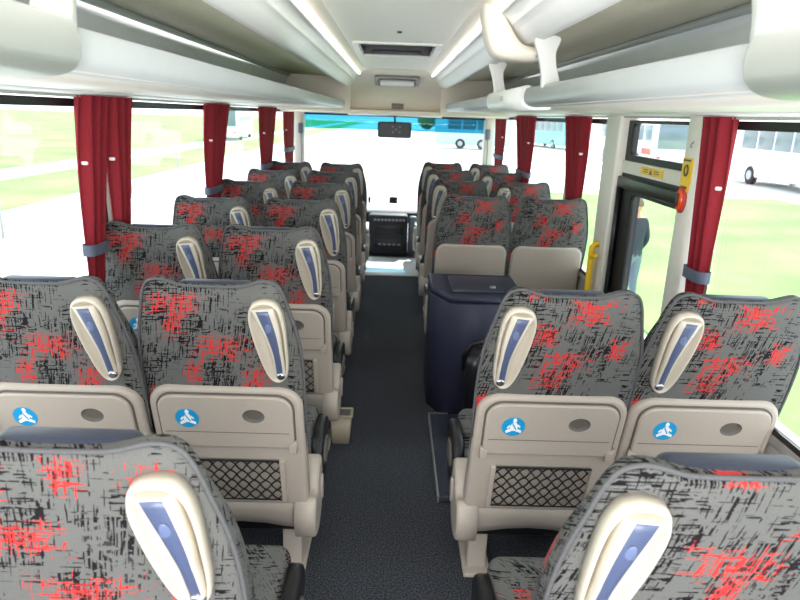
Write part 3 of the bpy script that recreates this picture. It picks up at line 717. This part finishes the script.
# ================================================================= INTERIOR OBJECTS
t = empty('coach_fridge', (.5, 3.42, .0), 'navy blue cabinet fridge with an angled corner and lid beside the aisle', 'fridge')
fo = [(-.27, .30), (-.27, -.02), (-.18, -.20), (.22, -.20), (.22, .30)]
mb = MB(); mb.slab(fo, lambda a, b, d_: (a, b, d_), 0.0, .665, .012); mb.build('cabinet', M['fridge'], t)
mb = MB(); mb.slab([(x*1.01, y*1.01) for x, y in fo], lambda a, b, d_: (a, b, d_), .668, .70, .012); mb.build('top_panel', M['fridge'], t)
mb = MB(); mb.rbox(-.165, .20, -.13, .20, .699, .715, .006); ld = mb.build('lid', M['navy'], t)
mb = MB(); mb.slab(ell(.06, -.06, .016, .016, 16), lambda a, b, d_: (a, b, d_), .714, .724, .003); mb.build('lid_lock', M['silver'], ld)
t = empty('waste_bin', (.50, 2.98, .032), 'black rounded bin with curved handle in front of the navy fridge', 'bin')
mb = MB(); mb.loft([[(x*k, y*k*.8, z) for x, y in rr(-.12, .12, -.12, .12, .05)] for z, k in ((0, .8), (.01, .85), (.25, .95), (.40, 1.0), (.44, .95), (.46, .8), (.465, .5))], capsmooth=True); mb.build('bin_body', M['black'], t)
mb = MB(); mb.tube([(-.12, 0, .36), (-.125, -.03, .44), (-.09, -.05, .51), (0, -.06, .54), (.08, -.05, .51), (.12, -.03, .44), (.12, 0, .36)], .012, 8); mb.build('bin_handle', M['black'], t)
# tan bins beside aisle
t = empty('litter_box', (-.225, 2.94, .0), 'small tan litter box on the floor beside third left aisle seat', 'litter box')
mb = MB(); mb.slab(rr(-.055, .055, -.05, .05, .012), lambda a, b, d_: (a*(.8+d_*1.2), b*(.8+d_*1.2), d_), 0, .15, 0, []); bo = mb.build('box', M['tan'], t)
mb = MB(); mb.slab(rr(-.06, .06, -.055, .055, .014), lambda a, b, d_: (a, b, d_), .148, .158, .002, [rr(-.046, .046, -.041, .041, .01)]); mb.build('rim', M['tan'], t)
mb = MB(); mb.slab(rr(-.046, .046, -.041, .041, .01), lambda a, b, d_: (a, b, d_), .149, .152); mb.build('opening', M['beige_dark'], t)
# dash console
t = empty('dashboard', (0, 7.56, 0), 'dark dashboard and centre console below the windscreen', 'dashboard')
mb = MB(); mb.rbox(-1.04, 1.04, .0, .22, .36, .50, .05, 4); mb.build('dash_top', M['dash'], t)
mb = MB(); mb.rbox(-.27, .19, -.16, .18, 0, .485, .03, 3); cn = mb.build('console', M['dash'], t)
mb = MB(); mb.rbox(-.19, .13, -.168, -.15, .25, .37, .008); mb.rbox(-.19, .13, -.168, -.15, .10, .20, .008); mb.build('console_screen', M['black'], cn)
mb = MB(); 
for k in range(9): mb.rbox(-.21+k*.042, -.18+k*.042, -.172, -.158, .415, .44, .003)
mb.build('button_row', mat('button_grey', (150, 150, 160), .5), cn)
mb = MB()
for k in range(5): mb.rbox(-.15+k*.055, -.115+k*.055, -.176, -.16, .13, .15, .003)
mb.rbox(-.16, .115, -.164, -.152, .125, .155, .003); mb.build('control_buttons', M['greyblue'], cn)
mb = MB(); mb.rbox(.20, .30, -.06, .2, 0, .46, .03, 3); mb.build('side_column', M['greyblue'], t)
# driver-side armrest pieces (light ends beside aisle)
t = empty('guide_seat', (-.33, 7.03, 0), 'pale grey folding guide seat edge on left of the console', 'seat')
mb = MB(); mb.rbox(-.06, .06, -.04, .05, 0, .40, .03, 3); mb.build('seat_panel', M['greyblue'], t); mb = MB(); mb.rbox(-.05, .05, -.03, .16, .30, .42, .04, 4); mb.build('armrest', M['beige'], t)
# mirror
t = empty('interior_mirror', (.0, 7.62, 1.44), 'dark rectangular driver mirror hanging at top centre of windscreen', 'mirror')
mb = MB(); mb.rbox(-.195, .195, -.03, .03, -.095, .085, .03, 4); mb.build('housing', M['dash'], t)
mb = MB(); mb.tube([(0, .02, .08), (0, .04, .12), (0, .04, .17)], .012, 8); mb.build('stem', M['black'], t)
mb = MB()
for a, b in ((-.02, .03), (.06, .03), (-.02, -.03), (.06, -.03), (.02, 0)): mb.slab(ell(a, b, .009, .009, 10), lambda p, q, d_: (p, d_, q), -.029, -.034, .001)
mb.build('sensor_dots', M['greyblue'], t)
mb = MB(); mb.slab([(-.17, -.08), (.17, -.08), (.17, .07), (-.17, .07)], lambda p, q, d_: (p, d_, q), -.0295, -.0315, 0); mb.build('mirror_glass', mat('mirror_glass', (34, 36, 42), .4, 0), t)
t = empty('windscreen_sensor', (.01, 7.86, .60), 'small dark square sensor low on the windscreen', 'sensor')
mb = MB(); mb.rbox(-.05, .05, -.02, .02, -.04, .04, .008); mb.build('sensor_body', M['dash'], t)
t = empty('hanging_tag', (-.28, 7.84, .60), 'tiny dark tag low on the windscreen left of the sensor', 'tag')
mb = MB(); mb.rbox(-.015, .015, -.01, .01, -.04, .035, .006); mb.build('tag_body', M['dash'], t)
for s_, lab in ((-1, 'small grey fan fixture on the left windscreen pillar'), (1, 'small grey fixture on the right windscreen pillar')):
    t = empty('pillar_fixture', (s_*1.08, 7.66, 1.42), lab, 'fixture')
    mb = MB(); mb.rbox(-.03, .03, -.04, .02, -.06, .06, .015); mb.build('fixture_body', M['greyblue'], t)
    mb = MB(); mb.tube([(0, -.02, -.05), (.01, -.03, -.2), (0, -.02, -.5)], .006, 6); mb.build('cable', M['greyblue'], t)

# ================================================================= OUTSIDE
GZ = -1.2
def flat(name, x0, x1, y0, y1, z, m, lab=None):
    mb = MB(); nx = 8
    mb.box(x0, x1, y0, y1, z-.2, z); return structure(mb, name, m)
flat('ground_paving', -220, 220, -60, 400, GZ-.02, M['asphalt'])
flat('ground_lawn_left', -200, -10.4, 4, 260, GZ, M['grass'])
flat('ground_lawn_right', 3.6, 15.7, 3, 26, GZ+.02, M['grass'])
flat('ground_path_left', -16.6, -14.4, 4, 200, GZ+.02, M['asphalt'])
for i, y in enumerate([10, 13.6, 17.2, 20.6, 25.2, 30, 36, 43]):
    t = empty('fence_post', (-8.3, y, GZ-.02), 'thin grey fence post beside the paving seen through left windows', 'fence post', 'fence posts left of the coach')
    mb = MB(); mb.tube([(0, 0, 0), (0, 0, 1.1)], .03, 8); mb.build('post', M['fence'], t); mb = MB(); mb.rbox(-.04, .04, -.04, .04, 1.1, 1.14, .01); mb.build('cap', M['fence'], t)
def coach(loc, rz, L, body, lab, ht=3.2, nwin=7, red=False):
    t = empty('parked_coach', loc, lab, 'coach', None, rz); w = 1.25
    prof = rr(-w, w, .35, ht, (.12, .12, .3, .3), 5)
    mb = MB(); mb.loft([[(a*k, y, .35+(b-.35)*(1 if k == 1 else .97)) for a, b in prof] for y, k in ((-L/2, .93), (-L/2+.15, .99), (-L/2+.3, 1), (L/2-.3, 1), (L/2-.15, .99), (L/2, .93))]); mb.build('body', body, t)
    for s_ in (-1, 1):
        for k in range(nwin):
            a = -L/2+.5+k*(L-1.6)/nwin; b = a+(L-1.6)/nwin-.12; x0, x1 = sorted((s_*(w-.01), s_*(w+.02)))
            mb = MB(); mb.rbox(x0, x1, a, b, 1.75, 2.75, .04); mb.build('window', M['coachglass'], t)
        for y in (-L/2+2.6, L/2-2.4):
            wh = MB(); cxp = s_*(w-.12); rg_ = []
            for (xx, rr_) in ((-.14, .40), (-.12, .46), (.12, .46), (.145, .40)): rg_.append([(cxp+s_*xx, y+rr_*math.cos(2*PI*k/24), .46+rr_*math.sin(2*PI*k/24)) for k in range(24)])
            wh.loft(rg_); wo = wh.build('wheel', M['tyre'], t)
            hb = MB(); hb.slab(ell(y, .46, .24, .24, 20), lambda a, b, d_: (cxp+s_*d_, a, b), .13, .16, .02); hb.build('hubcap', M['hub'], wo)
    for q in (-1, 1):
        mb = MB(); y0, y1 = sorted((q*(L/2-.02), q*(L/2+.03))); mb.rbox(-1.05, 1.05, y0, y1, 1.3, 2.8, .05); mb.build('windscreen', M['coachglass'], t)
        for s_ in (-1, 1):
            mb = MB(); mb.rbox(s_*.9-.12, s_*.9+.12, y0, y1, .7, .85, .03); mb.build('lamp', M['redpaint'] if q < 0 else M['hub'], t)
    if red:
        mb = MB()
        for s_ in (-1, 1):
            x0, x1 = sorted((s_*(w), s_*(w+.012))); mb.box(x0, x1, -L/2+.4, -L/2+2, .9, 1.3)
        mb.build('livery_stripe', M['redpaint'], t)
    return t
coach((19.5, 29.6, GZ), 0, 12, M['coachw'], 'white coach parked across the lawn behind the right red curtain')
coach((17.5, 47, GZ), 0, 12, M['coachw'], 'white coach parked further ahead across the lawn on right', red=True)
coach((17, 72, GZ), .2, 12, M['coachteal'], 'pale teal coach parked ahead seen through the side window')
coach((7.4, 62, GZ), 1.4, 7, mat('coach_pale_paint', (176, 214, 218), .35), 'pale teal minibus standing ahead, seen right of the mirror', 3.0, 4)
coach((-16, 66, GZ), .1, 12, M['coachw'], 'white coach far ahead on the left')
coach((26, 20, GZ), 0, 11, M['coachw'], 'white coach parked beyond the lawn at the right edge')
def tree(loc, h, r, lab, grp=None):
    t = empty('tree', loc, lab, 'tree', grp)
    mb = MB(); mb.tube([(0, 0, 0), (.1, 0, h*.3), (0, .1, h*.6)], [.25, .2, .1], 8); mb.build('trunk', M['bark'], t)
    bm = bmesh.new(); rnd = random.Random(int(h*100+loc[0]*7+loc[1]))
    for k in range(9):
        c = Vector((rnd.uniform(-.6, .6)*r, rnd.uniform(-.6, .6)*r, h*.62+rnd.uniform(-.25, .3)*h)); q = r*rnd.uniform(.4, .65)
        g = bmesh.ops.create_icosphere(bm, subdivisions=3, radius=q, matrix=Matrix.Translation(c))
        for v in g['verts']: v.co += (v.co-c).normalized()*rnd.uniform(-.18, .18)*q
    me = bpy.data.meshes.new('crown'); bm.to_mesh(me); bm.free(); me.materials.append(M['leaf']); o = bpy.data.objects.new('crown', me); SC.collection.objects.link(o); o.parent = t
tree((-120, 150, GZ), 8, 4.5, 'leafy tree at far field edge seen through left windows', 'trees across the fields')
tree((-100, 100, GZ), 7, 5, 'round leafy tree at far left beyond the field', 'trees across the fields')
tree((9, 130, GZ), 7, 4, 'green tree far ahead through the windscreen')
tree((30, 60, GZ), 8, 4, 'leafy tree behind the white coaches on right', 'trees behind the coaches')
tree((36, 45, GZ), 8, 4.5, 'leafy tree behind the nearest white coach', 'trees behind the coaches')
tree((40, 33, GZ), 7.5, 4.2, 'leafy tree behind white coach at right edge', 'trees behind the coaches')
def house(loc, w, d, h, rz, lab):
    t = empty('house', loc, lab, 'house', None, rz)
    mb = MB(); mb.box(-w/2, w/2, -d/2, d/2, 0, h); mb.build('walls', M['brick'], t)
    mb = MB(); pr = [(-w/2-.3, h), (0, h+w*.3), (w/2+.3, h), (w/2+.3, h-.15), (-w/2-.3, h-.15)]; mb.loft([[(a, -d/2-.3, b) for a, b in pr], [(a, d/2+.3, b) for a, b in pr]]); mb.build('roof', M['roof'], t)
    for k in range(3):
        mb = MB(); mb.box(-w/2+.8+k*w/3.2, -w/2+1.9+k*w/3.2, -d/2-.03, -d/2+.02, 1, 2.3); mb.build('window', M['coachglass'], t)
        mb = MB(); mb.box(w/2-.02, w/2+.03, -d/2+1+k*d/3.3, -d/2+2.1+k*d/3.3, 1, 2.3); mb.build('window', M['coachglass'], t)
# ---- person standing on the lawn outside the side door
def person():
    root = empty('person', (3.58, 9.3, GZ+.02), 'person in dark jacket and blue trousers standing on the lawn outside side door', 'person', rz=.5)
    J = {'pel': (0, 0, .93, .13), 'wai': (0, .0, 1.08, .125), 'che': (0, -.01, 1.30, .15), 'nek': (0, .0, 1.47, .058), 'hd0': (0, .02, 1.54, .062)}
    bmv = []; ed = []; rad = []; idx = {}
    def v(n, p, r, par=None):
        idx[n] = len(bmv); bmv.append(p); rad.append(r)
        if par is not None: ed.append((idx[par], idx[n]))
    v('pel', (0, 0, .93), .13); v('wai', (0, 0, 1.08), .12, 'pel'); v('che', (0, -.01, 1.30), .15, 'wai'); v('nek', (0, 0, 1.47), .055, 'che'); v('hd0', (0, .015, 1.56), .06, 'nek')
    for s_ in (-1, 1):
        k = str(s_)
        v('sh'+k, (s_*.17, -.01, 1.40), .07, 'che'); v('el'+k, (s_*.25, -.03, 1.12), .048, 'sh'+k); v('wr'+k, (s_*.235, .10, .90), .032, 'el'+k); v('ha'+k, (s_*.23, .13, .84), .036, 'wr'+k)
        v('hi'+k, (s_*.10, 0, .86), .10, 'pel'); v('kn'+k, (s_*.12, .02, .50), .068, 'hi'+k); v('an'+k, (s_*.13, -.02, .10), .045, 'kn'+k); v('to'+k, (s_*.15, .13, .035), .035, 'an'+k)
    def skin(name, mats, sub=2):
        me = bpy.data.meshes.new(name); me.from_pydata(bmv, ed, []); o = bpy.data.objects.new(name, me); SC.collection.objects.link(o); o.parent = root
        o.modifiers.new('s', 'SKIN'); me.skin_vertices[0].use_root if False else None
        if not me.skin_vertices:
            bpy.context.view_layer.objects.active = o
        for i, r in enumerate(rad):
            sv = me.skin_vertices[0].data[i]; sv.radius = (r, r); sv.use_root = (i == 0)
        md = o.modifiers.new('u', 'SUBSURF'); md.levels = sub; md.render_levels = sub
        return o
    me = bpy.data.meshes.new('body'); me.from_pydata(bmv, ed, []); o = bpy.data.objects.new('body', me); SC.collection.objects.link(o)
    bm = bmesh.new(); bm.from_mesh(me); lay = bm.verts.layers.skin.verify(); bm.verts.ensure_lookup_table()
    for i, r in enumerate(rad): bm.verts[i][lay].radius = (r, r); bm.verts[i][lay].use_root = (i == 0)
    bm.to_mesh(me); bm.free()
    o.modifiers.new('skin', 'SKIN'); md = o.modifiers.new('sub', 'SUBSURF'); md.levels = 2; md.render_levels = 2
    bpy.context.view_layer.update(); dg = bpy.context.evaluated_depsgraph_get(); m2 = bpy.data.meshes.new_from_object(o.evaluated_get(dg)); o.modifiers.clear(); o.data = m2; o.name = 'body'
    o.parent = root
    for m_ in (M['skin'], M['jacket'], M['jeans'], M['black']): m2.materials.append(m_)
    for p in m2.polygons:
        p.use_smooth = True; c = p.center
        if c.z < .09: p.material_index = 3
        elif c.z < .92 and abs(c.x) < .22 and not (abs(c.x) > .19 and c.y > .04): p.material_index = 2
        elif c.z < 1.46 and c.z > .90: p.material_index = 1
        elif c.z >= 1.46: p.material_index = 0
        else: p.material_index = 0
    # head with face, joined to the body mesh
    bm = bmesh.new(); bm.from_mesh(m2)
    def ball(c, r, mi=0):
        g = bmesh.ops.create_uvsphere(bm, u_segments=16, v_segments=12, radius=1, matrix=Matrix.Translation(c) @ Matrix.Diagonal((*r, 1)))
        for vv in g['verts']:
            for f in vv.link_faces: f.material_index = mi; f.smooth = True
    ball((0, .025, 1.635), (.075, .095, .118)); ball((0, .118, 1.625), (.014, .02, .024))
    for s_ in (-1, 1): ball((s_*.077, .02, 1.63), (.012, .022, .034)); ball((s_*.03, .107, 1.652), (.012, .010, .008), 3)
    ball((0, .112, 1.582), (.022, .008, .006), 1)
    for s_ in (-1, 1):     # hands: five fingers each
        for k in range(4):
            x = s_*.23+(k-1.5)*.0; y = .125+(k-1.5)*.018; L = (.062, .074, .07, .055)[3-k]
            ball((s_*.228, y+.012, .825-L*.5), (.009, .009, L*.5)); ball((s_*.218, y+.018, .825-L*.95), (.008, .009, L*.28))
        ball((s_*.212, .165, .83), (.010, .011, .032))
    bm.to_mesh(m2); bm.free()
    mb = MB(); rg_ = []
    for k in range(7):
        a = k/6*PI*.52; rr_ = math.sin(a); rg_.append([(.081*rr_*math.cos(2*PI*j/16), .012+.10*rr_*math.sin(2*PI*j/16), 1.64+.122*math.cos(a)+(.035 if math.sin(2*PI*j/16) > .3 and k > 3 else 0)) for j in range(16)])
    mb.loft(rg_[1:], True, True); mb.build('hair', M['hair'], root)
    return root
person()
